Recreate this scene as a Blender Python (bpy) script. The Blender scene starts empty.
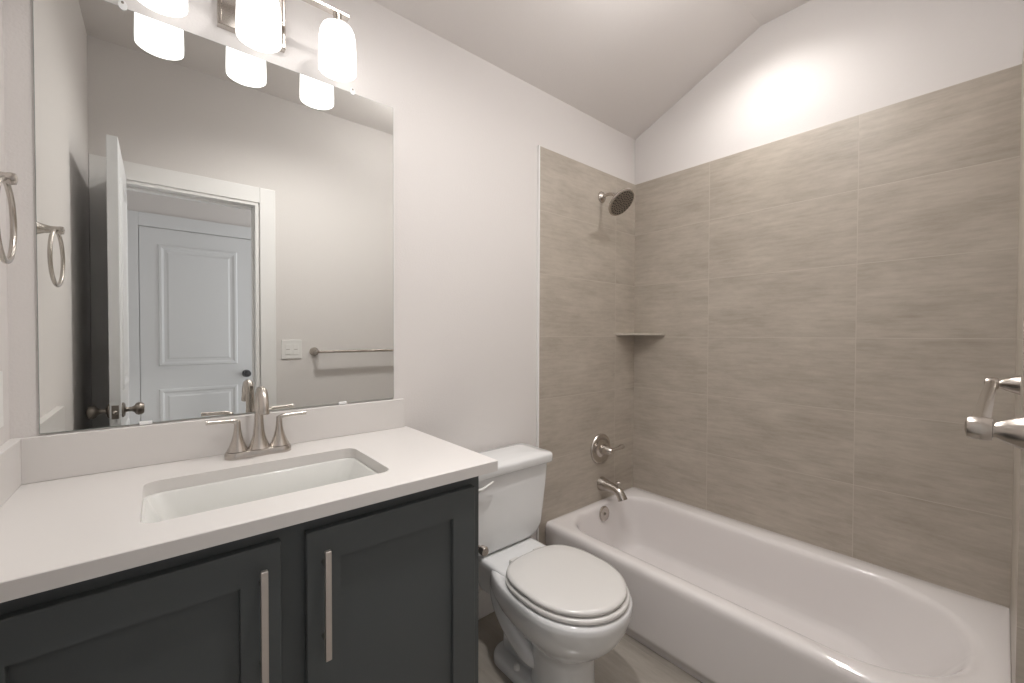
import bpy, bmesh, math
from math import pi, sin, cos, radians
from mathutils import Vector, Matrix

scene = bpy.context.scene
C = bpy.data.collections.new('bathroom'); scene.collection.children.link(C)

# ------------------------------------------------------------------ camera
cd = bpy.data.cameras.new('camera'); cam = bpy.data.objects.new('camera', cd); C.objects.link(cam)
cd.sensor_width = 36.0; cd.lens = 416.56 / 1024 * 36.0; cd.clip_start = 0.005; cd.clip_end = 50
F = Vector((0.64554183, 0.76355619, -0.0160526)); Rv = Vector((0.76367876, -0.6455913, 0.00257572)); U = Vector((0.00839671, 0.01392176, 0.99986783))
cam.matrix_world = Matrix(((Rv.x, U.x, -F.x, 0), (Rv.y, U.y, -F.y, 0), (Rv.z, U.z, -F.z, 1.235), (0, 0, 0, 1)))
scene.camera = cam
# ------------------------------------------------------------------ world, exposure, large lights
w = bpy.data.worlds.new('world'); scene.world = w; w.use_nodes = True
w.node_tree.nodes['Background'].inputs[0].default_value = (0.8, 0.86, 1, 1)
w.node_tree.nodes['Background'].inputs[1].default_value = 0.5
vs = scene.view_settings
vs.view_transform = 'Standard'; vs.look = 'None'; vs.gamma = 1.0; vs.use_curve_mapping = False
vs.exposure = 0.27
SHADE_E = 1.45       # vanity shades
DOWN_E = 6.0       # recessed downlight lens
FILL_E = 17.0        # added out-of-view globe that fills ceiling and walls
HALL_E = 14.0       # hall daylight watts

SPOT_W = 70.0       # recessed downlights, the tub one and the added fill
def spot(name, loc, power, col, cone=146):
    l = bpy.data.lights.new(name, 'SPOT'); l.energy = power; l.color = col
    l.spot_size = radians(cone); l.spot_blend = 1.0; l.shadow_soft_size = 0.06
    o = bpy.data.objects.new(name, l); C.objects.link(o); o.location = loc
    return o
def area(name, loc, rot, sx, sy, power, col):
    l = bpy.data.lights.new(name, 'AREA'); l.shape = 'RECTANGLE'; l.size = sx; l.size_y = sy
    l.energy = power; l.color = col
    o = bpy.data.objects.new(name, l); C.objects.link(o); o.location = loc; o.rotation_euler = rot
    return o
# daylight arriving along the hall from its open end
area('hall_daylight', (1.75, -0.68, 1.35), (0, radians(90), 0), 2.2, 0.95, HALL_E, (0.97, 0.985, 1.0))

# ------------------------------------------------------------------ dimensions
XL, XR, YB, YF = -0.264, 2.205, 1.466, -0.04
CZ = 0.889; TUB = 0.309; TT = 2.144
CEIL_LOW, CEIL_HI, YBRK = 2.42, 2.72, 0.775

# ------------------------------------------------------------------ helpers
def obj(name, bm, mat, parent=None, smooth=False, bevel=0, seg=2, angle=40):
    bmesh.ops.recalc_face_normals(bm, faces=bm.faces)
    me = bpy.data.meshes.new(name); bm.to_mesh(me); bm.free()
    me.materials.append(mat)
    o = bpy.data.objects.new(name, me); C.objects.link(o)
    if parent is not None:
        o.parent = parent; o.matrix_parent_inverse = parent.matrix_basis.inverted()
    if bevel:
        m = o.modifiers.new('bevel', 'BEVEL'); m.width = bevel; m.segments = seg; m.limit_method = 'ANGLE'; m.angle_limit = radians(50)
    if smooth:
        for p in me.polygons: p.use_smooth = True
        if smooth != 'all': me.set_sharp_from_angle(angle=radians(angle))
    return o

def empty(name, loc, label, cat, group=None):
    o = bpy.data.objects.new(name, None); C.objects.link(o); o.location = loc; o.empty_display_size = 0.05
    o['label'] = label; o['category'] = cat
    if group: o['group'] = group
    return o

def tag(o, label, cat):
    o['label'] = label; o['category'] = cat; return o

def struct(name, bm, mat, label=None, **k):
    o = obj(name, bm, mat, **k); o['kind'] = 'structure'
    if label: o['label'] = label; o['category'] = name.split('_')[0]
    return o

def box(bm, x0, x1, y0, y1, z0, z1):
    v = [bm.verts.new(p) for p in ((x0,y0,z0),(x1,y0,z0),(x1,y1,z0),(x0,y1,z0),(x0,y0,z1),(x1,y0,z1),(x1,y1,z1),(x0,y1,z1))]
    for f in ((0,3,2,1),(4,5,6,7),(0,1,5,4),(1,2,6,5),(2,3,7,6),(3,0,4,7)): bm.faces.new([v[i] for i in f])
    return bm
def B(*a): return box(bmesh.new(), *a)

def loft(bm, rings, cap0=True, cap1=True):
    vr = [[bm.verts.new(p) for p in r] for r in rings]; n = len(vr[0])
    for a, b in zip(vr, vr[1:]):
        for i in range(n): bm.faces.new((a[i], a[(i+1) % n], b[(i+1) % n], b[i]))
    if cap0: bm.faces.new(vr[0][::-1])
    if cap1: bm.faces.new(vr[-1])
    return bm

def lathe(bm, prof, M=Matrix(), n=40, cap0=True, cap1=True, sy=1.0):
    return loft(bm, [[M @ Vector((r*cos(2*pi*i/n), r*sy*sin(2*pi*i/n), z)) for i in range(n)] for r, z in prof], cap0, cap1)

def axis(loc, d):
    d = Vector(d).normalized()
    return Matrix.Translation(loc) @ d.to_track_quat('Z', 'Y').to_matrix().to_4x4()

def spline(pts, sub=6):
    pts = [Vector(p) for p in pts]; out = []
    for i in range(len(pts)-1):
        p0 = pts[max(i-1, 0)]; p1 = pts[i]; p2 = pts[i+1]; p3 = pts[min(i+2, len(pts)-1)]
        for k in range(sub):
            t = k/sub
            out.append(0.5*((2*p1)+(p2-p0)*t+(2*p0-5*p1+4*p2-p3)*t*t+(3*p1-p0-3*p2+p3)*t**3))
    out.append(pts[-1]); return out

def tube(bm, pts, rad, n=20, sub=6, flat=1.0):
    """swept round (or flattened) bar; rad is a number or one radius per control point"""
    m = len(pts)
    if not hasattr(rad, '__len__'): rad = [rad]*m
    q = spline([Vector((*p,)) for p in pts], sub)
    rr = [v.x for v in spline([Vector((r, 0, 0)) for r in rad], sub)]
    N = None; rings = []
    for i, p in enumerate(q):
        t = (q[min(i+1, len(q)-1)] - q[max(i-1, 0)]).normalized()
        if N is None: N = t.orthogonal().normalized()
        N = (N - t*N.dot(t)).normalized(); Bn = t.cross(N)
        rings.append([p + rr[i]*(cos(2*pi*k/n)*N + flat*sin(2*pi*k/n)*Bn) for k in range(n)])
    return loft(bm, rings)

def rr(x0, x1, y0, y1, r, z, k=10, m=6):
    """rounded rectangle with always 4*(k+m) points; r = radii for corners (x1y1, x0y1, x0y0, x1y0)"""
    if not hasattr(r, '__len__'): r = [r]*4
    cs = [(x1-r[0], y1-r[0], 0, r[0]), (x0+r[1], y1-r[1], 90, r[1]), (x0+r[2], y0+r[2], 180, r[2]), (x1-r[3], y0+r[3], 270, r[3])]
    P = []
    for i, (cx, cy, a0, q) in enumerate(cs):
        arc = [Vector((cx+q*cos(radians(a0+90*j/k)), cy+q*sin(radians(a0+90*j/k)), z)) for j in range(k+1)]
        P += arc[:k]
        nx = cs[(i+1) % 4]; e = Vector((nx[0]+nx[3]*cos(radians(nx[2])), nx[1]+nx[3]*sin(radians(nx[2])), z))
        for j in range(m): P.append(arc[k].lerp(e, j/m))
    return P

# ------------------------------------------------------------------ materials
def mat(name, col, rough=0.5, metal=0.0, spec=0.5, coat=0.0, bump=None):
    m = bpy.data.materials.new(name); m.use_nodes = True; nt = m.node_tree; b = nt.nodes['Principled BSDF']
    b.inputs['Base Color'].default_value = (*col, 1); b.inputs['Roughness'].default_value = rough
    b.inputs['Metallic'].default_value = metal; b.inputs['Specular IOR Level'].default_value = spec
    b.inputs['Coat Weight'].default_value = coat
    if bump:
        sc, st, dist = bump
        tc = nt.nodes.new('ShaderNodeTexCoord'); no = nt.nodes.new('ShaderNodeTexNoise'); bp = nt.nodes.new('ShaderNodeBump')
        no.inputs['Scale'].default_value = sc; no.inputs['Detail'].default_value = 3
        nt.links.new(tc.outputs['Object'], no.inputs['Vector']); nt.links.new(no.outputs['Fac'], bp.inputs['Height'])
        bp.inputs['Strength'].default_value = st; bp.inputs['Distance'].default_value = dist
        nt.links.new(bp.outputs['Normal'], b.inputs['Normal'])
    return m

def emis(name, col, e, base=(0.9, 0.9, 0.9)):
    m = mat(name, base, 0.35); b = m.node_tree.nodes['Principled BSDF']
    b.inputs['Emission Color'].default_value = (*col, 1); b.inputs['Emission Strength'].default_value = e
    return m

def tile_mat(name, ua, va, u0, v0, du, dv, c1, c2, grout, rough, gw=0.0011, su=3.6, sv=8.0, ref=0.5):
    """stacked large-format tile; ua / va are the object axes the joints are measured along"""
    m = bpy.data.materials.new(name); m.use_nodes = True; nt = m.node_tree; b = nt.nodes['Principled BSDF']; L = nt.links.new
    tc = nt.nodes.new('ShaderNodeTexCoord'); sp = nt.nodes.new('ShaderNodeSeparateXYZ'); L(tc.outputs['Object'], sp.inputs[0])
    def M(op, a, b_=None, c=None):
        n = nt.nodes.new('ShaderNodeMath'); n.operation = op
        for i, x in enumerate((a, b_, c)):
            if x is None: continue
            if isinstance(x, (int, float)): n.inputs[i].default_value = x
            else: L(x, n.inputs[i])
        return n.outputs[0]
    def line(src, o, d):
        t = M('DIVIDE', M('SUBTRACT', src, o), d); s = M('ADD', t, 0.5)
        return M('MULTIPLY', M('ABSOLUTE', M('SUBTRACT', M('FRACT', s), 0.5)), d), M('FLOOR', t)
    lu, iu = line(sp.outputs[ua], u0, du); lv, iv = line(sp.outputs[va], v0, dv)
    near = M('MINIMUM', lu, lv)
    mr = nt.nodes.new('ShaderNodeMapRange'); L(near, mr.inputs[0])
    mr.inputs[1].default_value = gw*0.6; mr.inputs[2].default_value = gw*1.6; mr.inputs[3].default_value = 1; mr.inputs[4].default_value = 0
    g = mr.outputs[0]
    off = M('ADD', M('MULTIPLY', iu, 7.31), M('MULTIPLY', iv, 3.77))
    cb = nt.nodes.new('ShaderNodeCombineXYZ')
    L(M('MULTIPLY', sp.outputs[ua], su), cb.inputs[0]); L(M('MULTIPLY', sp.outputs[va], sv), cb.inputs[1]); L(off, cb.inputs[2])
    n1 = nt.nodes.new('ShaderNodeTexNoise'); L(cb.outputs[0], n1.inputs['Vector'])
    n1.inputs['Scale'].default_value = 1.0; n1.inputs['Detail'].default_value = 7; n1.inputs['Roughness'].default_value = 0.72; n1.inputs['Distortion'].default_value = 0.12
    cb2 = nt.nodes.new('ShaderNodeCombineXYZ')
    L(M('MULTIPLY', sp.outputs[ua], su*2.2), cb2.inputs[0]); L(M('MULTIPLY', sp.outputs[va], sv*8), cb2.inputs[1]); L(off, cb2.inputs[2])
    n2 = nt.nodes.new('ShaderNodeTexNoise'); L(cb2.outputs[0], n2.inputs['Vector'])
    n2.inputs['Scale'].default_value = 1.0; n2.inputs['Detail'].default_value = 4; n2.inputs['Roughness'].default_value = 0.6
    cr = nt.nodes.new('ShaderNodeValToRGB'); L(M('ADD', M('MULTIPLY', n1.outputs['Fac'], 0.65), M('MULTIPLY', n2.outputs['Fac'], 0.35)), cr.inputs[0])
    cr.color_ramp.elements[0].position = 0.30; cr.color_ramp.elements[0].color = (*c1, 1)
    cr.color_ramp.elements[1].position = 0.68; cr.color_ramp.elements[1].color = (*c2, 1)
    mx = nt.nodes.new('ShaderNodeMix'); mx.data_type = 'RGBA'; L(g, mx.inputs[0]); L(cr.outputs[0], mx.inputs[6]); mx.inputs[7].default_value = (*grout, 1)
    L(mx.outputs[2], b.inputs['Base Color'])
    b.inputs['Roughness'].default_value = rough; b.inputs['Specular IOR Level'].default_value = ref
    bp = nt.nodes.new('ShaderNodeBump'); bp.inputs['Strength'].default_value = 0.35; bp.inputs['Distance'].default_value = 0.001
    L(M('SUBTRACT', 1.0, g), bp.inputs['Height']); L(bp.outputs['Normal'], b.inputs['Normal'])
    return m

M_wall = mat('wall_paint', (0.72, 0.69, 0.672), 0.75, spec=0.25, bump=(170, 0.22, 0.003))
M_ceil = mat('ceiling_paint', (0.74, 0.705, 0.685), 0.85, spec=0.2, bump=(120, 0.25, 0.003))
M_trim = mat('trim_paint', (0.84, 0.83, 0.82), 0.4)
M_door = mat('door_paint', (0.74, 0.75, 0.76), 0.4)
M_counter = mat('quartz', (0.70, 0.675, 0.655), 0.28, spec=0.4)
M_sink = mat('sink_china', (0.72, 0.72, 0.695), 0.10)
M_china = mat('vitreous_china', (0.78, 0.785, 0.785), 0.08, coat=0.3)
M_seat = mat('seat_plastic', (0.70, 0.685, 0.665), 0.22)
M_tub = mat('tub_enamel', (0.78, 0.745, 0.735), 0.07, coat=0.4)
M_cab = mat('charcoal_paint', (0.080, 0.089, 0.091), 0.42, spec=0.4)
M_nick = mat('brushed_nickel', (0.56, 0.52, 0.48), 0.27, metal=1)
M_pull = mat('satin_nickel_pull', (0.68, 0.63, 0.59), 0.38, metal=1)
M_nickb = mat('satin_nickel_bar', (0.46, 0.42, 0.38), 0.27, metal=1)
M_nickd = mat('dark_nickel', (0.30, 0.27, 0.24), 0.35, metal=1)
M_chrome = mat('chrome', (0.75, 0.75, 0.75), 0.08, metal=1)
M_white = mat('white_plastic', (0.80, 0.79, 0.77), 0.3)
M_dark = mat('dark_rubber', (0.03, 0.03, 0.03), 0.5)
M_mirror = mat('mirror_glass', (0.84, 0.85, 0.83), 0.0, metal=1)
M_edge = mat('mirror_edge', (0.25, 0.32, 0.30), 0.2)
M_clip = mat('clear_plastic', (0.85, 0.85, 0.85), 0.15)
M_shade = emis('opal_glass', (1, 0.985, 0.97), SHADE_E)
M_lens = emis('downlight_lens', (1, 0.96, 0.91), DOWN_E)
M_fill = emis('fill_globe_glow', (1, 0.98, 0.965), FILL_E)  # glow of the added fill globe
tc1, tc2, tg = (0.345, 0.302, 0.25), (0.53, 0.475, 0.41), (0.52, 0.47, 0.41)
M_tileR = tile_mat('shower_tile_right', 1, 2, YB-0.457, TT, 0.61, 0.306, tc1, tc2, tg, 0.38)
M_tileB = tile_mat('shower_tile_back', 0, 2, 2.014, TT, 0.61, 0.306, tc1, tc2, tg, 0.38)
M_tileF = tile_mat('shower_tile_front', 0, 2, 2.014, TT, 0.61, 0.306, tc1, tc2, tg, 0.38)
M_floor = tile_mat('floor_tile', 1, 0, 1.05, 1.43, 0.61, 0.305, (0.27, 0.245, 0.215), (0.39, 0.355, 0.31), (0.36, 0.33, 0.29), 0.22, gw=0.0015, su=3, sv=8)
M_shelf = tile_mat('shelf_stone', 0, 1, 9.9, 9.9, 20, 20, tc1, tc2, tg, 0.35)

# ------------------------------------------------------------------ room shell
T = 0.12
HY = -1.218                      # far wall of the hall
struct('floor', B(XL-T, 2.6, HY-T, YB+T, -0.1, 0), M_floor, 'grey beige tile floor')
struct('wall_back', B(XL-T, XR+T, YB, YB+T, 0, 2.9), M_wall, 'white textured wall behind the mirror and toilet')
struct('wall_right', B(XR+0.01, XR+T, YF-T, YB, 0, 2.9), M_wall, 'white wall above the long side of the tub')
struct('wall_left', B(XL-T, XL, HY-T, YB, 0, 2.9), M_wall, 'white wall beside the vanity')
OX0, OX1, OZ = -0.165, 0.466, 2.034
bm = bmesh.new()
box(bm, XL, OX0, YF-T, YF, 0, 2.9); box(bm, OX1, XR+0.01, YF-T, YF, 0, 2.9); box(bm, OX0, OX1, YF-T, YF, OZ, 2.9)
struct('wall_front', bm, M_wall, 'white wall with the doorway opposite the mirror')
# ceiling: slope rising from the mirror wall, then flat
bm = bmesh.new()
prof = [(YB+T, CEIL_LOW-0.052), (YBRK, CEIL_HI), (YF, CEIL_HI), (YF, CEIL_HI+0.15), (YBRK, CEIL_HI+0.15), (YB+T, CEIL_LOW+0.1)]
loft(bm, [[(x, y, z) for y, z in prof] for x in (XL, XR+0.01)])
struct('ceiling', bm, M_ceil, 'sloped ceiling that turns flat over the tub')
# tile surround
struct('wall_tile_right', B(XR, XR+0.0099, YF+0.0151, YB-0.0001, 0, TT), M_tileR, 'beige tiled wall along the tub')
struct('wall_tile_back', B(1.404, XR-0.0001, YB-0.010, YB-0.0001, 0, TT), M_tileB, 'beige tiled wall with the shower head')
struct('wall_tile_front', B(1.396, XR-0.0001, YF+0.0001, YF+0.015, 0, TT), M_tileF, 'beige tiled wall at the foot end of the tub')
struct('trim_1', B(1.396, 1.4039, YB-0.0115, YB-0.0001, 0.0, TT+0.003), M_trim, 'white edge trim of the tile beside the toilet')
# baseboards
def baseboard(name, x0, x1, y0, y1, lab=None):
    b = B(x0, x1, y0, y1, 0, 0.118); return struct(name, b, M_trim, lab, bevel=0.004)
baseboard('baseboard_back', 0.669, 1.395, YB-0.014, YB-0.0001, 'white baseboard behind the toilet')
baseboard('baseboard_front', 0.56, 1.395, YF+0.0001, YF+0.014)
# door casing, jamb and stop
bm = bmesh.new()
box(bm, XL+0.001, OX0, YF+0.0001, YF+0.018, 0, 2.128); box(bm, OX1+0.006, 0.556, YF+0.0001, YF+0.018, 0, 2.128); box(bm, OX0, OX1+0.006, YF+0.0001, YF+0.018, OZ+0.0, 2.128)
struct('trim_2', bm, M_trim, 'white casing around the doorway', bevel=0.003)
bm = bmesh.new()
box(bm, OX1-0.018, OX1-0.0001, YF-T, YF+0.012, 0, OZ-0.0001); box(bm, OX0+0.0001, OX0+0.004, YF-T, YF, 0, OZ-0.0001); box(bm, OX0+0.004, OX1-0.018, YF-T, YF+0.012, OZ-0.018, OZ-0.0001)
box(bm, OX1-0.026, OX1-0.018, YF-0.08, YF-0.038, 0, OZ-0.018); box(bm, OX0+0.004, OX1-0.030, YF-0.08, YF-0.038, OZ-0.030, OZ-0.018)
struct('trim_3', bm, M_trim, 'white jamb and stop of the doorway', bevel=0.002)

# hall beyond the doorway
struct('wall_hall_back', B(XL, 2.6, HY-T, HY, 0, 2.6), M_wall, 'hall wall seen through the doorway in the mirror')
struct('wall_hall_ceiling', B(XL, 2.6, HY, YF-T, 2.5, 2.6), M_ceil)
struct('wall_hall_front', B(XR+0.01, 2.6, YF-T, YF-0.01, 0, 2.5), M_wall)
bm = bmesh.new()
DX0, DX1 = -0.112, 0.60
box(bm, DX0-0.10, DX0-0.004, HY+0.0001, HY+0.018, 0, 2.135); box(bm, DX1+0.004, DX1+0.10, HY+0.0001, HY+0.018, 0, 2.135); box(bm, DX0-0.004, DX1+0.004, HY+0.0001, HY+0.018, 2.035, 2.135)
struct('trim_4', bm, M_door, 'white casing around the hall door', bevel=0.003)
baseboard('baseboard_hall', DX1+0.101, 2.6, HY+0.0001, HY+0.014)

def panel_door(name, x0, x1, z0, z1, yb, th, panels, M, label):
    """door slab in the x-z plane with raised-and-fielded panels on both faces; built about its own origin"""
    bm = box(bmesh.new(), x0, x1, yb, yb+th, z0, z1)
    o = struct(name, bm, M, label, bevel=0.002)
    for (a, b, c, d) in panels:
        for face, s in ((yb+th, 1), (yb, -1)):
            rings = []
            for ins, h in ((0, 0.0), (0.006, 0.007), (0.020, 0.008), (0.034, 0.001), (0.050, 0.001), (0.062, 0.006)):
                y = face + s*h
                rings.append([(a+ins, y, c+ins), (b-ins, y, c+ins), (b-ins, y, d-ins), (a+ins, y, d-ins)])
            p = obj('door_panel', loft(bmesh.new(), rings), M, o)
    return o
def knob(parent, loc, d, M, z_name='door_knob', rose=0.031):
    m = axis(loc, d)
    lathe_bm = lathe(bmesh.new(), [(rose, 0), (rose, 0.006), (rose-0.006, 0.010), (0.013, 0.012), (0.010, 0.016), (0.010, 0.030), (0.014, 0.038), (0.024, 0.044), (0.0275, 0.052), (0.0265, 0.062), (0.020, 0.070), (0.008, 0.072)], m, 32)
    return obj(z_name, lathe_bm, M, parent, smooth=True)
d2 = panel_door('door_2', DX0, DX1, 0.01, 2.03, HY+0.0005, 0.012, [(DX0+0.105, DX1-0.105, 0.99, 1.91), (DX0+0.105, DX1-0.105, 0.22, 0.815)], M_door, 'white two-panel hall door seen in the mirror')
M_knobdark = mat('dark_chrome', (0.12, 0.12, 0.13), 0.15, metal=1)
knob(d2, (DX1-0.045, HY+0.0125, 0.905), (0, 1, 0), M_knobdark)
# open leaf of the bathroom door, standing out from the front wall beside the left wall
LX0, LX1, LY0, LY1 = -0.160, -0.125, YF+0.022, 0.562
bm = box(bmesh.new(), LX0, LX1, LY0, LY1, 0.012, 2.043)
d1 = struct('door_1', bm, M_door, 'white bathroom door standing open, seen edge-on in the mirror', bevel=0.0015)
for (a, b, c, d) in ((LY0+0.105, LY1-0.105, 0.99, 1.91), (LY0+0.105, LY1-0.105, 0.22, 0.815)):
    for face, s in ((LX1, 1), (LX0, -1)):
        rings = []
        for ins, h in ((0, 0.0), (0.006, 0.006), (0.020, 0.007), (0.034, 0.001), (0.050, 0.001), (0.062, 0.005)):
            x = face+s*h; rings.append([(x, a+ins, c+ins), (x, b-ins, c+ins), (x, b-ins, d-ins), (x, a+ins, d-ins)])
        obj('door_panel', loft(bmesh.new(), rings), M_door, d1)
knob(d1, (LX1, LY1-0.06, 0.912), (1, 0, 0), M_nickd)
knob(d1, (LX0, LY1-0.06, 0.912), (-1, 0, 0), M_nickd)
lp = obj('latch_plate', B(-0.1535, -0.1315, LY1-0.0005, LY1+0.0018, 0.884, 0.940), M_nickd, d1, bevel=0.002)
obj('latch_bolt', lathe(bmesh.new(), [(0.007, 0), (0.007, 0.006), (0.004, 0.008)], axis((-0.1425, LY1+0.0018, 0.912), (0, 1, 0)), 16), M_nick, lp, smooth=True)
for z in (0.25, 1.1, 1.85):
    obj('hinge', lathe(bmesh.new(), [(0.006, 0), (0.006, 0.09)], Matrix.Translation((LX0-0.006, LY0-0.002+0.006, z)), 12), M_nickd, d1, smooth=True)

# ------------------------------------------------------------------ vanity cabinet
VX0, VX1, VY = XL+0.001, 0.667, 0.930          # face-frame plane at y = VY
van = empty('vanity_cabinet', (0.2, 1.2, 0), 'charcoal grey two-door vanity cabinet under the white countertop', 'cabinet')
bm = bmesh.new()
box(bm, VX0, VX1, VY+0.02, YB-0.001, 0.10, CZ-0.0295)
box(bm, VX0, VX1, VY+0.075, YB-0.001, 0.0, 0.10)
# leave room for the basin: open-top carcass
bm.free(); bm = bmesh.new()
box(bm, VX0, VX0+0.016, VY+0.02, YB-0.001, 0.0, CZ-0.0295); box(bm, VX1-0.016, VX1, VY+0.02, YB-0.001, 0.0, CZ-0.0295)
box(bm, VX0+0.016, VX1-0.016, YB-0.012, YB-0.001, 0.0, CZ-0.0295); box(bm, VX0+0.016, VX1-0.016, VY+0.02, YB-0.012, 0.10, 0.116)
obj('carcass', bm, M_cab, van)
obj('toe_kick', B(VX0+0.016, VX1-0.016, VY+0.075, VY+0.09, 0, 0.10), M_cab, van)
bm = bmesh.new()
FT = CZ-0.0295
for a in ((VX0, VX0+0.03, 0.10, FT), (VX1-0.035, VX1, 0.10, FT), (0.165, 0.237, 0.14, FT-0.045)): box(bm, a[0], a[1], VY, VY+0.02, a[2], a[3])
box(bm, VX0+0.03, VX1-0.035, VY, VY+0.02, FT-0.045, FT-0.0001); box(bm, VX0+0.03, VX1-0.035, VY, VY+0.02, 0.10, 0.14)
obj('face_frame', bm, M_cab, van)
def cab_door(x0, x1, hx, lab):
    z0, z1, y0, y1, st = 0.125, 0.829, VY-0.020, VY-0.0005, 0.068
    bm = bmesh.new()
    O = [(x0, z0), (x1, z0), (x1, z1), (x0, z1)]
    def ring(i, y): return [(x0+i, y, z0+i), (x1-i, y, z0+i), (x1-i, y, z1-i), (x0+i, y, z1-i)]
    loft(bm, [ring(0, y1), ring(0, y0+0.0015), ring(0.0015, y0), ring(st-0.0005, y0), ring(st, y0+0.0015), ring(st+0.001, y0+0.011)])
    d = obj('door', bm, M_cab, van); d['label'] = lab
    h = obj('handle', B(hx-0.006, hx+0.006, y0-0.036, y0-0.026, 0.573, 0.796), M_pull, d, bevel=0.0012)
    for z in (0.607, 0.762):
        obj('handle_post', lathe(bmesh.new(), [(0.0048, 0), (0.0048, 0.0265)], axis((hx, y0+0.0003, z), (0, -1, 0)), 16), M_nick, h, smooth=True)
cab_door(-0.240, 0.178, 0.144, 'left shaker door')
cab_door(0.2245, 0.641, 0.2565, 'right shaker door')

# ------------------------------------------------------------------ countertop with sink opening
CX0, CX1, CY0, CY1 = XL+0.0005, 0.710, 0.897, YB-0.0005
SX0, SX1, SY0, SY1 = -0.031, 0.449, 1.001, 1.286
ct = empty('countertop', (0.2, 1.2, CZ-0.029), 'white quartz vanity countertop with a rectangular sink cut-out', 'countertop')
def slab(x0, x1, y0, y1, z0, z1, hole):
    bm = bmesh.new(); n = len(hole)
    tin = [bm.verts.new((p[0], p[1], z1)) for p in hole]; bin_ = [bm.verts.new((p[0], p[1], z0)) for p in hole]
    outs = rr(x0, x1, y0, y1, 0.003, z1, 10, 6)
    e = 0.0015; outs_in = rr(x0+e, x1-e, y0+e, y1-e, 0.0025, z1, 10, 6)
    a = [bm.verts.new(p) for p in outs_in]; b = [bm.verts.new((p[0], p[1], z1-e)) for p in outs]; c = [bm.verts.new((p[0], p[1], z0)) for p in outs]
    def strip(p, q):
        for i in range(n): bm.faces.new((p[i], p[(i+1) % n], q[(i+1) % n], q[i]))
    strip(tin, a); strip(a, b); strip(b, c); strip(c, bin_); strip(bin_, tin)
    return bm
obj('slab', slab(CX0, CX1, CY0, CY1, CZ-0.029, CZ, rr(SX0, SX1, SY0, SY1, 0.028, CZ)), M_counter, ct, smooth=True, angle=25)
obj('backsplash', B(CX0, CX1-0.012, YB-0.020, YB-0.0005, CZ+0.0002, 0.9945), M_counter, ct, bevel=0.0015)
obj('side_splash', B(CX0, XL+0.020, CY0+0.004, YB-0.0205, CZ+0.0002, 0.9945), M_counter, ct, bevel=0.0015)

sink = empty('sink', (0.213, 1.144, CZ-0.16), 'white rectangular undermount basin set in the countertop', 'sink')
def R4(i, r, z, ex=0): return rr(SX0+0.003+i+ex, SX1-0.003-i-ex, SY0+0.003+i, SY1-0.003-i, r, z)
zt = CZ-0.0295
rings = [R4(-0.028, 0.045, zt-0.012), R4(-0.028, 0.045, zt), R4(0, 0.030, zt), R4(0.003, 0.030, zt-0.003), R4(0.010, 0.034, zt-0.06, 0.02), R4(0.020, 0.04, zt-0.108, 0.022), R4(0.034, 0.045, zt-0.124, 0.035), R4(0.055, 0.045, zt-0.130, 0.05), R4(0.10, 0.03, zt-0.133, 0.12)]
basin = loft(bmesh.new(), rings, False, True)
o = obj('basin', basin, M_sink, sink, smooth=True, angle=60)
sm = o.modifiers.new('thick', 'SOLIDIFY'); sm.thickness = 0.006; sm.offset = -1
dr = obj('drain', lathe(bmesh.new(), [(0.022, 0), (0.022, 0.002), (0.019, 0.003), (0.017, 0.001), (0.012, 0.001), (0.012, 0.005), (0.004, 0.006)], Matrix.Translation((0.213, 1.16, zt-0.133)), 32), M_nick, sink, smooth=True)

# ------------------------------------------------------------------ faucet
FXc, FY = 0.216, 1.384
fa = empty('faucet', (FXc, FY, CZ), 'brushed nickel two-handle faucet on the countertop behind the basin', 'faucet')
bm = bmesh.new()
rs = []
for s, z in ((0.0, 0.0005), (0.0, 0.012), (-0.003, 0.018), (-0.008, 0.0205)):
    rs.append(rr(FXc-0.083-s*0.8, FXc+0.083+s*0.8, FY-0.027-s, FY+0.027+s, 0.0265+s*0.9, CZ+z))
# slimmer waist between the three pedestals
for r_ in rs:
    for p in r_:
        u = abs(p[0]-FXc); k = 1 - 0.16*(0.5-0.5*cos(2*pi*min(u/0.051, 2)))*(1 if u < 0.051 else 0)
        p.y = FY + (p.y-FY)*k
obj('base_plate', loft(bm, rs), M_nick, fa, smooth=True, angle=35)
zb = CZ+0.020
for s in (-1, 1):
    hx = FXc+s*0.052
    hb = obj('handle', lathe(bmesh.new(), [(0.0265, 0), (0.0255, 0.003), (0.0210, 0.012), (0.0150, 0.028), (0.0110, 0.045), (0.0088, 0.060), (0.0080, 0.074), (0.0078, 0.083), (0.004, 0.086)], Matrix.Translation((hx, FY, zb)), 36), M_nick, fa, smooth=True)
    zt_ = zb+0.074
    tube_bm = tube(bmesh.new(), [(hx-s*0.0, FY, zt_-0.012), (hx+s*0.001, FY, zt_+0.003), (hx+s*0.010, FY-0.001, zt_+0.010), (hx+s*0.035, FY-0.002, zt_+0.0115), (hx+s*0.072, FY-0.003, zt_+0.0125)], [0.0078, 0.0075, 0.0062, 0.0052, 0.0058], 18)
    obj('lever', tube_bm, M_nick, hb, smooth=True)
sp = tube(bmesh.new(), [(FXc, FY, zb), (FXc, FY, zb+0.012), (FXc, FY, zb+0.04), (FXc, FY, zb+0.09), (FXc, FY-0.004, zb+0.135), (FXc, FY-0.028, zb+0.166), (FXc, FY-0.058, zb+0.160), (FXc, FY-0.076, zb+0.130), (FXc, FY-0.079, zb+0.113)],
          [0.0285, 0.0235, 0.0155, 0.0115, 0.0115, 0.0125, 0.0128, 0.0125, 0.0125], 28)
so = obj('spout', sp, M_nick, fa, smooth=True)
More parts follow.
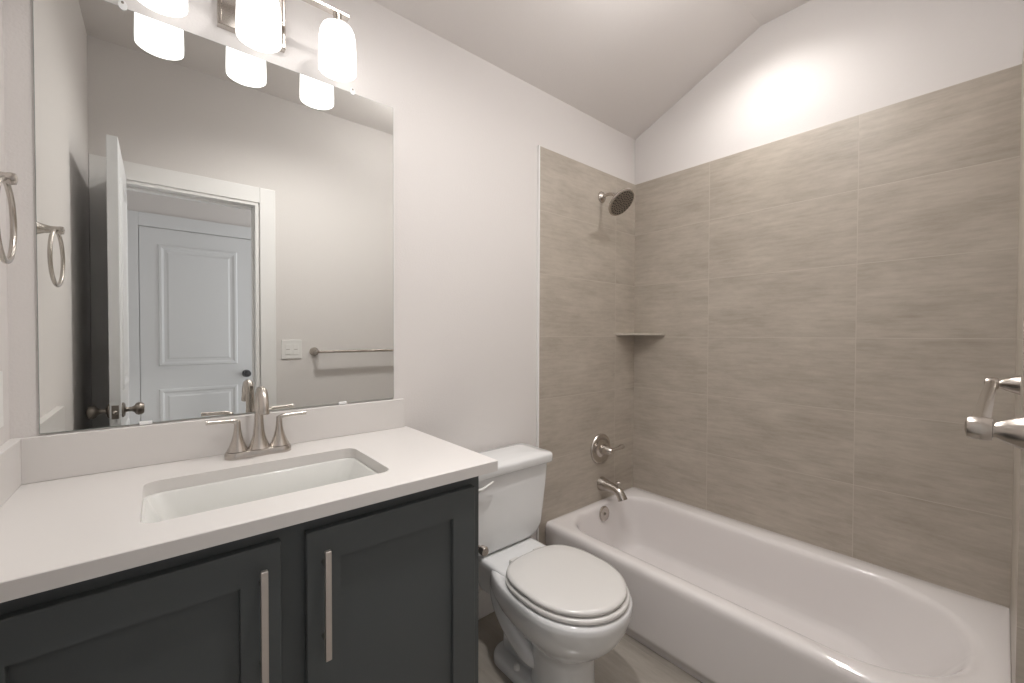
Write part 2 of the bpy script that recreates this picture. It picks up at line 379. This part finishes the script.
obj('aerator', lathe(bmesh.new(), [(0.0135, 0), (0.0135, 0.010), (0.011, 0.012)], axis((FXc, FY-0.079, zb+0.1175), (0, -0.12, -1)), 24), M_nick, so, smooth=True)
obj('lift_rod', lathe(bmesh.new(), [(0.0022, 0), (0.0022, 0.150), (0.0045, 0.153), (0.0048, 0.163), (0.003, 0.167)], Matrix.Translation((FXc, FY+0.023, zb-0.002)), 14), M_nickd, fa, smooth=True)

# ------------------------------------------------------------------ mirror
MX0, MX1, MZ0, MZ1 = -0.218, 0.6615, 0.999, 2.066
mi = empty('mirror', (0.22, YB, MZ0), 'large frameless wall mirror above the countertop', 'mirror')
obj('mirror_backing', B(MX0, MX1, YB-0.0045, YB-0.0003, MZ0, MZ1), M_edge, mi)
obj('mirror_glass', B(MX0+0.0008, MX1-0.0008, YB-0.0052, YB-0.0046, MZ0+0.0008, MZ1-0.0008), M_mirror, mi)
for (x, z, s) in ((-0.065, MZ1, 1), (0.513, MZ1, 1), (0.476, MZ0, -1), (-0.03, MZ0, -1)):
    bm = bmesh.new()
    if s > 0:
        loft(bm, [[(x+0.009*cos(a), y, z+0.004+0.012*sin(a)) for a in [2*pi*i/20 for i in range(20)]] for y in (YB-0.0055, YB-0.0085)])
        c = obj('mirror_clip', bm, M_clip, mi, bevel=0.0008)
        obj('clip_screw', lathe(bmesh.new(), [(0.003, 0), (0.003, 0.0015), (0.001, 0.002)], axis((x, YB-0.0085, z+0.010), (0, -1, 0)), 12), M_nickd, c, smooth=True)
    else:
        box(bm, x-0.013, x+0.013, YB-0.009, YB-0.0055, z-0.003, z+0.006)
        obj('mirror_clip', bm, M_clip, mi, bevel=0.001)

# ------------------------------------------------------------------ vanity light
LXc, LYc, LB, LTp = 0.218, 1.350, 2.052, 2.203
vl = empty('vanity_light', (LXc, YB, 2.18), 'brushed nickel three-light bar with white glass shades above the mirror', 'light')
bm = bmesh.new()
def pl(i, y): return [(LXc-0.086+i, y, 2.113+i), (LXc+0.086-i, y, 2.113+i), (LXc+0.086-i, y, 2.285-i), (LXc-0.086+i, y, 2.285-i)]
loft(bm, [pl(0, YB-0.0003), pl(0, YB-0.022), pl(0.002, YB-0.024), pl(0.008, YB-0.024), pl(0.010, YB-0.019)])
obj('back_plate', bm, M_nick, vl)
obj('stem', tube(bmesh.new(), [(LXc, YB-0.018, 2.225), (LXc, YB-0.06, 2.227), (LXc, LYc+0.008, 2.229)], [0.013, 0.009, 0.009], 18), M_nick, vl, smooth=True)
obj('bar', B(LXc-0.245, LXc+0.245, LYc-0.012, LYc+0.012, 2.226, 2.234), M_nick, vl, bevel=0.001)
for k in (-1, 0, 1):
    x = LXc+k*0.211
    sh = obj('lamp_shade', lathe(bmesh.new(), [(0.001, 0.0115), (0.050, 0.0115), (0.0515, 0.002), (0.0530, 0.0), (0.0545, 0.001), (0.0547, 0.02), (0.0540, 0.06), (0.0525, 0.100), (0.0495, 0.118), (0.0440, 0.130), (0.032, 0.138), (0.014, 0.140)], Matrix.Translation((x, LYc, LB)), 48, False), M_shade, vl, smooth=True)
    obj('socket', lathe(bmesh.new(), [(0.024, 0), (0.024, 0.006), (0.018, 0.010), (0.012, 0.013), (0.012, 0.0345)], Matrix.Translation((x, LYc, LB+0.1395)), 24), M_nick, vl, smooth=True)

# ------------------------------------------------------------------ ceiling light above the tub, added unseen fill lights
for (x, y, pw, lab) in ((1.875, 0.695, 0.44, 'round white recessed ceiling light above the tub'), (0.60, 0.66, 1.15, 'added unseen recessed fill light over the middle of the floor')):  # second entry is added as fill, outside the view
    dl = empty('recessed_light', (x, y, CEIL_HI), lab, 'light', 'recessed ceiling lights')
    mm = Matrix.Translation((x, y, CEIL_HI-0.0005)) @ Matrix.Rotation(pi, 4, 'X')
    obj('trim_ring', lathe(bmesh.new(), [(0.079, 0), (0.078, 0.006), (0.068, 0.009), (0.063, 0.004), (0.063, 0.001)], mm, 48, True, False), M_white, dl, smooth=True)
    obj('lens', lathe(bmesh.new(), [(0.062, 0.0012), (0.061, 0.004), (0.03, 0.0045)], mm, 40), M_lens, dl, smooth=True)
    spot('downlight_lamp', (x, y, CEIL_HI-0.012), SPOT_W*pw, (1, 0.97, 0.945))
cl = empty('fill_globe', (1.25, 0.60, CEIL_HI), 'added unseen fill light, a glowing globe on a short nickel stem', 'light')  # globe added out of view to brighten ceiling and upper walls
mm = Matrix.Translation((1.25, 0.60, CEIL_HI-0.0005)) @ Matrix.Rotation(pi, 4, 'X')
obj('fill_canopy', lathe(bmesh.new(), [(0.06, 0), (0.06, 0.012), (0.05, 0.020), (0.010, 0.024), (0.008, 0.110), (0.032, 0.114), (0.034, 0.135)], mm, 40), M_nick, cl, smooth=True)
obj('fill_glass_globe', lathe(bmesh.new(), [(0.030, 0.1355)]+[(0.105*sin(radians(a)), 0.235-0.105*cos(radians(a))) for a in range(20, 178, 8)], mm, 48), M_fill, cl, smooth=True)

# ------------------------------------------------------------------ towel ring
tr = empty('towel_ring', (XL, 1.205, 1.51), 'brushed nickel towel ring on the left wall beside the mirror', 'towel ring')
obj('post', lathe(bmesh.new(), [(0.024, 0.0003), (0.024, 0.004), (0.017, 0.010), (0.012, 0.022), (0.0095, 0.036), (0.010, 0.048), (0.0115, 0.054), (0.0100, 0.060), (0.004, 0.062)], axis((XL, 1.205, 1.525), (1, 0, 0)), 32), M_nick, tr, smooth=True)
bm = bmesh.new(); n, k = 64, 14; Rr, rr_ = 0.076, 0.0048
rot = Matrix.Translation((XL+0.0455, 1.205, 1.522-Rr)) @ Matrix.Rotation(radians(2), 4, 'Z')
vv = [[bm.verts.new(rot @ Vector((rr_*sin(2*pi*j/k), (Rr+rr_*cos(2*pi*j/k))*cos(2*pi*i/n), (Rr+rr_*cos(2*pi*j/k))*sin(2*pi*i/n)))) for j in range(k)] for i in range(n)]
for i in range(n):
    for j in range(k): bm.faces.new((vv[i][j], vv[(i+1) % n][j], vv[(i+1) % n][(j+1) % k], vv[i][(j+1) % k]))
obj('ring', bm, M_nick, tr, smooth='all')

# ------------------------------------------------------------------ wall plates
ou = empty('wall_outlet', (XL, 1.35, 1.03), 'white outlet plate on the left wall above the side splash', 'outlet')
obj('plate', B(XL+0.0003, XL+0.006, 1.315, 1.388, 1.035, 1.155), M_white, ou, bevel=0.002)
obj('receptacle', B(XL+0.0058, XL+0.0085, 1.334, 1.369, 1.060, 1.130), M_white, ou, bevel=0.001)
sw = empty('light_switch', (0.646, YF, 1.08), 'white double switch plate beside the doorway, seen in the mirror', 'switch')
obj('plate', B(0.588, 0.706, YF+0.0003, YF+0.006, 1.078, 1.198), M_white, sw, bevel=0.002)
for x in (0.624, 0.670):
    s_ = obj('rocker', B(x-0.0165, x+0.0165, YF+0.0058, YF+0.0085, 1.105, 1.171), M_white, sw, bevel=0.001)
    obj('rocker_seam', B(x-0.010, x+0.010, YF+0.0083, YF+0.0089, 1.136, 1.139), M_nickd, s_)

# ------------------------------------------------------------------ towel bar on the front wall
tb = empty('towel_bar', (1.17, YF, 1.12), 'brushed nickel towel bar with tapered posts at the right edge', 'towel bar')
TBX = (0.782, 1.540); TBY = YF+0.0600; TBZ = 1.120
for x in TBX:
    obj('post', lathe(bmesh.new(), [(0.029, 0.0003), (0.029, 0.003), (0.0245, 0.007), (0.0225, 0.015), (0.0195, 0.025), (0.0145, 0.037), (0.0098, 0.0455), (0.0098, 0.0475), (0.0135, 0.0482), (0.0148, 0.056), (0.0146, 0.065), (0.0130, 0.0692), (0.006, 0.0712)], axis((x, YF, TBZ), (0, 1, 0)), 40), M_nickb, tb, smooth=True)
obj('bar', lathe(bmesh.new(), [(0.0095, 0), (0.0095, TBX[1]-TBX[0]-0.020)], axis((TBX[0]+0.010, TBY, TBZ), (1, 0, 0)), 24), M_nickb, tb, smooth=True)

# ------------------------------------------------------------------ toilet paper holder on the cabinet side
tp = empty('toilet_paper_holder', (VX1, 1.03, 0.58), 'brushed nickel toilet paper holder on the side of the vanity cabinet', 'paper holder')
obj('post', lathe(bmesh.new(), [(0.022, -0.001), (0.022, 0.004), (0.014, 0.010), (0.009, 0.022), (0.008, 0.060)], axis((VX1, 1.13, 0.583), (1, 0, 0)), 28), M_nick, tp, smooth=True)
obj('arm', tube(bmesh.new(), [(VX1+0.060, 1.138, 0.583), (VX1+0.070, 1.13, 0.583), (VX1+0.074, 1.10, 0.583), (VX1+0.074, 1.02, 0.583)], 0.0065, 16), M_nick, tp, smooth=True)
obj('end_cap', lathe(bmesh.new(), [(0.006, 0), (0.013, 0.003), (0.0145, 0.018), (0.012, 0.023)], axis((VX1+0.074, 1.020, 0.583), (0, -1, 0)), 24), M_nick, tp, smooth=True)

# ------------------------------------------------------------------ bathtub
tub = empty('bathtub', (1.83, 0.7, 0), 'white alcove bathtub along the tiled wall', 'bathtub')
ty0, ty1 = YF+0.0155, YB-0.0105
tx0, tx1 = 1.450, XR-0.0005
def tr_(x0, x1, y0, y1, rf, rd, z): return rr(x0, x1, y0, y1, [rd, rd, rf, rf], z, 14, 14)
rings = [tr_(tx0+0.014, tx1, ty0, ty1, .002, .002, 0.0), tr_(tx0+0.014, tx1, ty0, ty1, .002, .002, 0.026), tr_(tx0, tx1, ty0, ty1, .002, .002, 0.034), tr_(tx0, tx1, ty0, ty1, .002, .002, 0.05),
         tr_(tx0, tx1, ty0, ty1, .002, .002, 0.270), tr_(tx0+0.001, tx1, ty0, ty1, .002, .002, 0.287), tr_(tx0+0.006, tx1, ty0, ty1, .002, .002, 0.299), tr_(tx0+0.014, tx1, ty0, ty1, .003, .003, 0.3065), tr_(tx0+0.024, tx1-0.004, ty0+0.004, ty1-0.004, .005, .005, TUB),
         tr_(tx0+0.046, tx1-0.080, ty0+0.040, ty1-0.034, .305, .175, TUB), tr_(tx0+0.062, tx1-0.090, ty0+0.054, ty1-0.042, .290, .163, TUB-0.0025), tr_(tx0+0.076, tx1-0.098, ty0+0.067, ty1-0.049, .277, .152, TUB-0.010), tr_(tx0+0.086, tx1-0.103, ty0+0.078, ty1-0.053, .268, .146, TUB-0.021), tr_(tx0+0.093, tx1-0.107, ty0+0.088, ty1-0.056, .262, .142, TUB-0.038),
         tr_(tx0+0.106, tx1-0.118, ty0+0.145, ty1-0.068, .25, .132, 0.18), tr_(tx0+0.112, tx1-0.130, ty0+0.20, ty1-0.082, .235, .13, 0.10), tr_(tx0+0.118, tx1-0.139, ty0+0.235, ty1-0.094, .22, .12, 0.065),
         tr_(tx0+0.130, tx1-0.150, ty0+0.26, ty1-0.108, .20, .11, 0.048), tr_(tx0+0.150, tx1-0.170, ty0+0.30, ty1-0.130, .18, .10, 0.040), tr_(tx0+0.22, tx1-0.24, ty0+0.42, ty1-0.22, .10, .05, 0.036)]
obj('shell', loft(bmesh.new(), rings, False, True), M_tub, tub, smooth=True, angle=75)
nrm = Vector((0, -1, 0.12)).normalized()
op = obj('overflow_plate', lathe(bmesh.new(), [(0.039, 0.0), (0.0395, 0.006), (0.036, 0.010), (0.030, 0.011), (0.022, 0.0085), (0.010, 0.0085)], axis((1.840, 1.3985, 0.263), nrm), 40), M_nick, tub, smooth=True)
obj('overflow_screw', lathe(bmesh.new(), [(0.007, 0), (0.007, 0.003), (0.003, 0.004)], axis(Vector((1.840, 1.3985, 0.263))+nrm*0.0085, nrm), 16), M_nickd, op, smooth=True)
obj('drain', lathe(bmesh.new(), [(0.034, 0), (0.034, 0.003), (0.030, 0.004), (0.024, 0.002), (0.020, 0.002), (0.020, 0.008), (0.006, 0.009)], Matrix.Translation((1.835, 1.18, 0.036)), 36), M_nick, tub, smooth=True)

# ------------------------------------------------------------------ tub spout, valve, shower head
PX, PY = 1.893, YB-0.010
ts = empty('tub_spout', (PX, PY, 0.40), 'brushed nickel tub spout on the tile above the tub rim', 'spout')
obj('spout_body', tube(bmesh.new(), [(PX, PY-0.0003, 0.399), (PX, PY-0.012, 0.399), (PX, PY-0.040, 0.398), (PX, PY-0.090, 0.393), (PX, PY-0.118, 0.383), (PX, PY-0.136, 0.360), (PX, PY-0.143, 0.347)], [0.039, 0.036, 0.029, 0.0235, 0.0235, 0.0250, 0.0265], 30), M_nick, ts, smooth=True)
obj('diverter', lathe(bmesh.new(), [(0.004, 0), (0.005, 0.024), (0.011, 0.031), (0.0125, 0.036), (0.009, 0.039)], Matrix.Translation((PX, PY-0.112, 0.400)), 20), M_nick, ts, smooth=True)
PX -= 0.013
sv_ = empty('shower_valve', (PX, PY, 0.60), 'round brushed nickel shower valve with a lever on the tile above the spout', 'valve')
VZ = 0.599
es = obj('escutcheon', lathe(bmesh.new(), [(0.084, 0.0003), (0.0845, 0.005), (0.081, 0.010), (0.060, 0.013), (0.054, 0.010), (0.040, 0.012), (0.034, 0.018), (0.030, 0.019)], axis((PX, PY, VZ), (0, -1, 0)), 56), M_nick, sv_, smooth=True)
obj('hub', lathe(bmesh.new(), [(0.027, 0.0), (0.026, 0.018), (0.022, 0.040), (0.017, 0.056), (0.012, 0.064), (0.004, 0.066)], axis((PX, PY-0.017, VZ), (0, -1, 0)), 32), M_nick, sv_, smooth=True)
obj('lever', tube(bmesh.new(), [(PX+0.004, PY-0.060, VZ), (PX+0.030, PY-0.068, VZ+0.002), (PX+0.060, PY-0.072, VZ+0.004), (PX+0.092, PY-0.074, VZ+0.008), (PX+0.112, PY-0.074, VZ+0.010)], [0.012, 0.0085, 0.0085, 0.0135, 0.0105], 20, flat=0.8), M_nick, sv_, smooth=True)
HZ = 2.000; SXh = 1.879
shw = empty('rain_shower', (SXh, PY, HZ), 'round brushed nickel shower head on a short bent arm', 'shower head')
obj('flange', lathe(bmesh.new(), [(0.031, 0.0003), (0.031, 0.004), (0.026, 0.010), (0.014, 0.016), (0.012, 0.020)], axis((SXh, PY, HZ), (0, -1, 0)), 32), M_nick, shw, smooth=True)
th = radians(46); hn = Vector((0, -sin(th), -cos(th))); hc = Vector((1.872, 1.320, 1.938))
back = hc - hn*0.040
obj('arm', tube(bmesh.new(), [(SXh, PY-0.012, HZ), (SXh, PY-0.045, HZ+0.004), (SXh-0.002, PY-0.078, HZ-0.004), tuple(back)], 0.0085, 18), M_nick, shw, smooth=True)
obj('ball_joint', lathe(bmesh.new(), [(0.010, -0.004), (0.0155, 0.002), (0.016, 0.012), (0.022, 0.022), (0.026, 0.026)], axis(back, hn), 28), M_nick, shw, smooth=True)
hd = obj('head_shell', lathe(bmesh.new(), [(0.020, 0.022), (0.048, 0.026), (0.070, 0.031), (0.079, 0.036), (0.080, 0.041), (0.0775, 0.044), (0.073, 0.0445)], axis(back, hn), 56, True, True), M_nick, shw, smooth=True)
mh = axis(back, hn)
face = obj('spray_face', lathe(bmesh.new(), [(0.0725, 0.0443), (0.071, 0.0465), (0.030, 0.0475), (0.008, 0.0477)], mh, 48), M_nickd, shw, smooth=True)
bm = bmesh.new()
for r_, c_ in ((0.012, 6), (0.024, 11), (0.037, 15), (0.050, 19), (0.063, 24)):
    for i in range(c_):
        a = 2*pi*(i+0.5*(c_ % 3))/c_
        lathe(bm, [(0.0036, 0.0462), (0.0032, 0.0495), (0.0014, 0.0500)], mh @ Matrix.Translation((r_*cos(a), r_*sin(a), 0)), 6)
nz = obj('spray_nozzles', bm, M_dark, face); nz['kind'] = 'stuff'; nz['label'] = 'dark rubber spray nozzles'

# ------------------------------------------------------------------ corner shelf
bm = bmesh.new()
sh = [(XR-0.0002, YB-0.0102), (2.016, YB-0.0102), (2.020, YB-0.022), (XR-0.012, 1.256), (XR-0.0002, 1.254)]
loft(bm, [[(x, y, z) for x, y in sh] for z in (1.234, 1.247)])
tag(obj('corner_shelf', bm, M_shelf, bevel=0.001), 'beige stone corner shelf set in the shower tile', 'shelf')

# ------------------------------------------------------------------ toilet
TXc = 1.060
to = empty('toilet', (TXc, 1.05, 0), 'white two-piece toilet with closed lid between the vanity and the tub', 'toilet')
def egg(a, yf, yb, z, yc=None, pb=2.6, pf=2.1, n=64, dx=0):
    yc = yf + a*1.02 if yc is None else yc
    P = []
    for i in range(n):
        t = 2*pi*i/n; c, s = cos(t), sin(t)
        e = pf if s < 0 else pb; hy = (yc-yf) if s < 0 else (yb-yc)
        P.append(Vector((TXc+dx+a*math.copysign(abs(c)**(2/e), c), yc+hy*math.copysign(abs(s)**(2/e), s), z)))
    return P
rings = [egg(0.100, 0.855, 1.10, 0.0, 0.96, 2.6), egg(0.100, 0.855, 1.10, 0.012, 0.96, 2.6), egg(0.096, 0.860, 1.09, 0.03, 0.96, 2.6), egg(0.092, 0.864, 1.085, 0.08, 0.96, 2.6), egg(0.092, 0.864, 1.085, 0.15, 0.96, 2.6),
         egg(0.097, 0.858, 1.10, 0.180, 0.96, 2.6), egg(0.118, 0.830, 1.15, 0.205, 0.96, 2.6), egg(0.146, 0.793, 1.21, 0.235, 0.96, 2.6), egg(0.168, 0.764, 1.26, 0.270, 0.95, 2.6),
         egg(0.182, 0.745, 1.29, 0.310, 0.945, 2.6), egg(0.188, 0.737, 1.28, 0.345, 0.94, 2.5), egg(0.188, 0.737, 1.28, 0.362, 0.94, 2.5), egg(0.184, 0.741, 1.275, 0.371, 0.94, 2.5), egg(0.172, 0.755, 1.26, 0.3745, 0.94, 2.5)]
obj('bowl', loft(bmesh.new(), rings), M_china, to, smooth=True, angle=60)
# rear deck that carries the tank
def dk(w, y0, y1, z, r=0.03): return rr(TXc-w, TXc+w, y0, y1, r, z)
obj('deck', loft(bmesh.new(), [dk(0.085, 1.16, 1.37, 0.22), dk(0.10, 1.14, 1.41, 0.30), dk(0.130, 1.12, 1.435, 0.35), dk(0.135, 1.12, 1.44, 0.372), dk(0.130, 1.125, 1.435, 0.380), dk(0.12, 1.14, 1.42, 0.382)]), M_china, to, smooth=True, angle=50)
# exposed trapway on each side of the pedestal
for s in (-1, 1):
    pts = [(TXc+s*0.060, 1.27, 0.325), (TXc+s*0.082, 1.232, 0.300), (TXc+s*0.092, 1.205, 0.250), (TXc+s*0.088, 1.170, 0.195), (TXc+s*0.078, 1.125, 0.145), (TXc+s*0.068, 1.075, 0.105), (TXc+s*0.058, 1.035, 0.085)]
    obj('trapway', tube(bmesh.new(), pts, [0.026, 0.034, 0.037, 0.037, 0.036, 0.034, 0.022], 24), M_china, to, smooth='all')
    obj('bolt_cap', lathe(bmesh.new(), [(0.012, 0), (0.012, 0.008), (0.010, 0.015), (0.006, 0.019), (0.002, 0.020)], Matrix.Translation((TXc+s*0.086, 1.12, 0.030)), 24), M_white, to, smooth=True)
def fp(w, y0, y1, r, z): return rr(TXc-w, TXc+w, y0, y1, r, z)
obj('foot', loft(bmesh.new(), [fp(0.112, 0.99, 1.27, 0.07, 0.0005), fp(0.112, 0.99, 1.27, 0.07, 0.018), fp(0.108, 0.994, 1.266, 0.067, 0.026), fp(0.098, 1.0, 1.258, 0.06, 0.0305)]), M_china, to, smooth=True)
obj('pedestal_web', loft(bmesh.new(), [fp(0.060, 1.04, 1.25, 0.03, 0.02), fp(0.042, 1.02, 1.27, 0.03, 0.08), fp(0.040, 1.02, 1.31, 0.03, 0.18), fp(0.055, 1.04, 1.34, 0.03, 0.27), fp(0.075, 1.06, 1.36, 0.03, 0.34)]), M_china, to, smooth=True)
# seat ring and lid
def st(a, yf, yb, z): return egg(a, yf, yb, z, 0.955, 3.0, 2.05)
inner = 0.055
rings = [egg(0.125, 0.80, 1.10, 0.3765, 0.945), st(0.176, 0.749, 1.150, 0.3765), st(0.182, 0.743, 1.155, 0.380), st(0.183, 0.742, 1.156, 0.388), st(0.179, 0.746, 1.152, 0.3925), egg(0.125, 0.80, 1.10, 0.3925, 0.945)]
bm = bmesh.new(); loft(bm, rings, False, False)
bmesh.ops.bridge_loops(bm, edges=[e for e in bm.edges if e.is_boundary])
obj('seat', bm, M_seat, to, smooth=True, angle=50)
rings = [st(0.170, 0.760, 1.150, 0.3955), st(0.175, 0.754, 1.155, 0.398), st(0.177, 0.752, 1.157, 0.404), st(0.175, 0.755, 1.155, 0.410), st(0.164, 0.768, 1.145, 0.4132), st(0.12, 0.81, 1.10, 0.4150), st(0.04, 0.90, 1.0, 0.4162)]
obj('lid', loft(bmesh.new(), rings), M_seat, to, smooth=True, angle=60)
for s in (-1, 1):
    obj('lid_hinge', loft(bmesh.new(), [rr(TXc+s*0.060-0.022, TXc+s*0.060+0.022, 1.150, 1.176, 0.008, z) for z in (0.3822, 0.398)]+[rr(TXc+s*0.060-0.018, TXc+s*0.060+0.018, 1.153, 1.172, 0.006, 0.403)]), M_seat, to, smooth=True)
# tank
def tk(w, y0, y1, z, r=0.03): return rr(TXc-w, TXc+w, y0, y1, r, z)
yb_ = 1.447
rings = [tk(0.120, 1.285, yb_-0.02, 0.3835, 0.03), tk(0.150, 1.272, yb_-0.008, 0.390, 0.035), tk(0.175, 1.264, yb_-0.003, 0.405, 0.04), tk(0.190, 1.258, yb_, 0.440, 0.04), tk(0.198, 1.256, yb_, 0.50, 0.04), tk(0.212, 1.253, yb_, 0.62, 0.038), tk(0.218, 1.252, yb_, 0.693, 0.036)]
obj('tank', loft(bmesh.new(), rings), M_china, to, smooth=True, angle=60)
e = 0.010
rings = [tk(0.219, 1.250, yb_+0.001, 0.6935, 0.030), tk(0.230, 1.240, yb_+0.004, 0.6950, 0.032), tk(0.233, 1.237, yb_+0.005, 0.699, 0.032), tk(0.233, 1.237, yb_+0.005, 0.722, 0.032), tk(0.2315, 1.2385, yb_+0.004, 0.728, 0.031), tk(0.226, 1.244, yb_, 0.7325, 0.028), tk(0.18, 1.28, yb_-0.03, 0.7365, 0.02), tk(0.05, 1.33, yb_-0.09, 0.7380, 0.01)]
obj('tank_lid', loft(bmesh.new(), rings), M_china, to, smooth=True, angle=60)
fl = obj('flush_lever', tube(bmesh.new(), [(0.885, 1.240, 0.664), (0.900, 1.232, 0.665), (0.925, 1.231, 0.674), (0.952, 1.233, 0.682)], [0.007, 0.0055, 0.0045, 0.0038], 16), M_white, to, smooth=True)
obj('lever_hub', lathe(bmesh.new(), [(0.013, 0), (0.013, 0.008), (0.009, 0.014), (0.008, 0.019)], axis((0.885, 1.2535, 0.664), (0, -1, 0)), 24), M_chrome, fl, smooth=True)
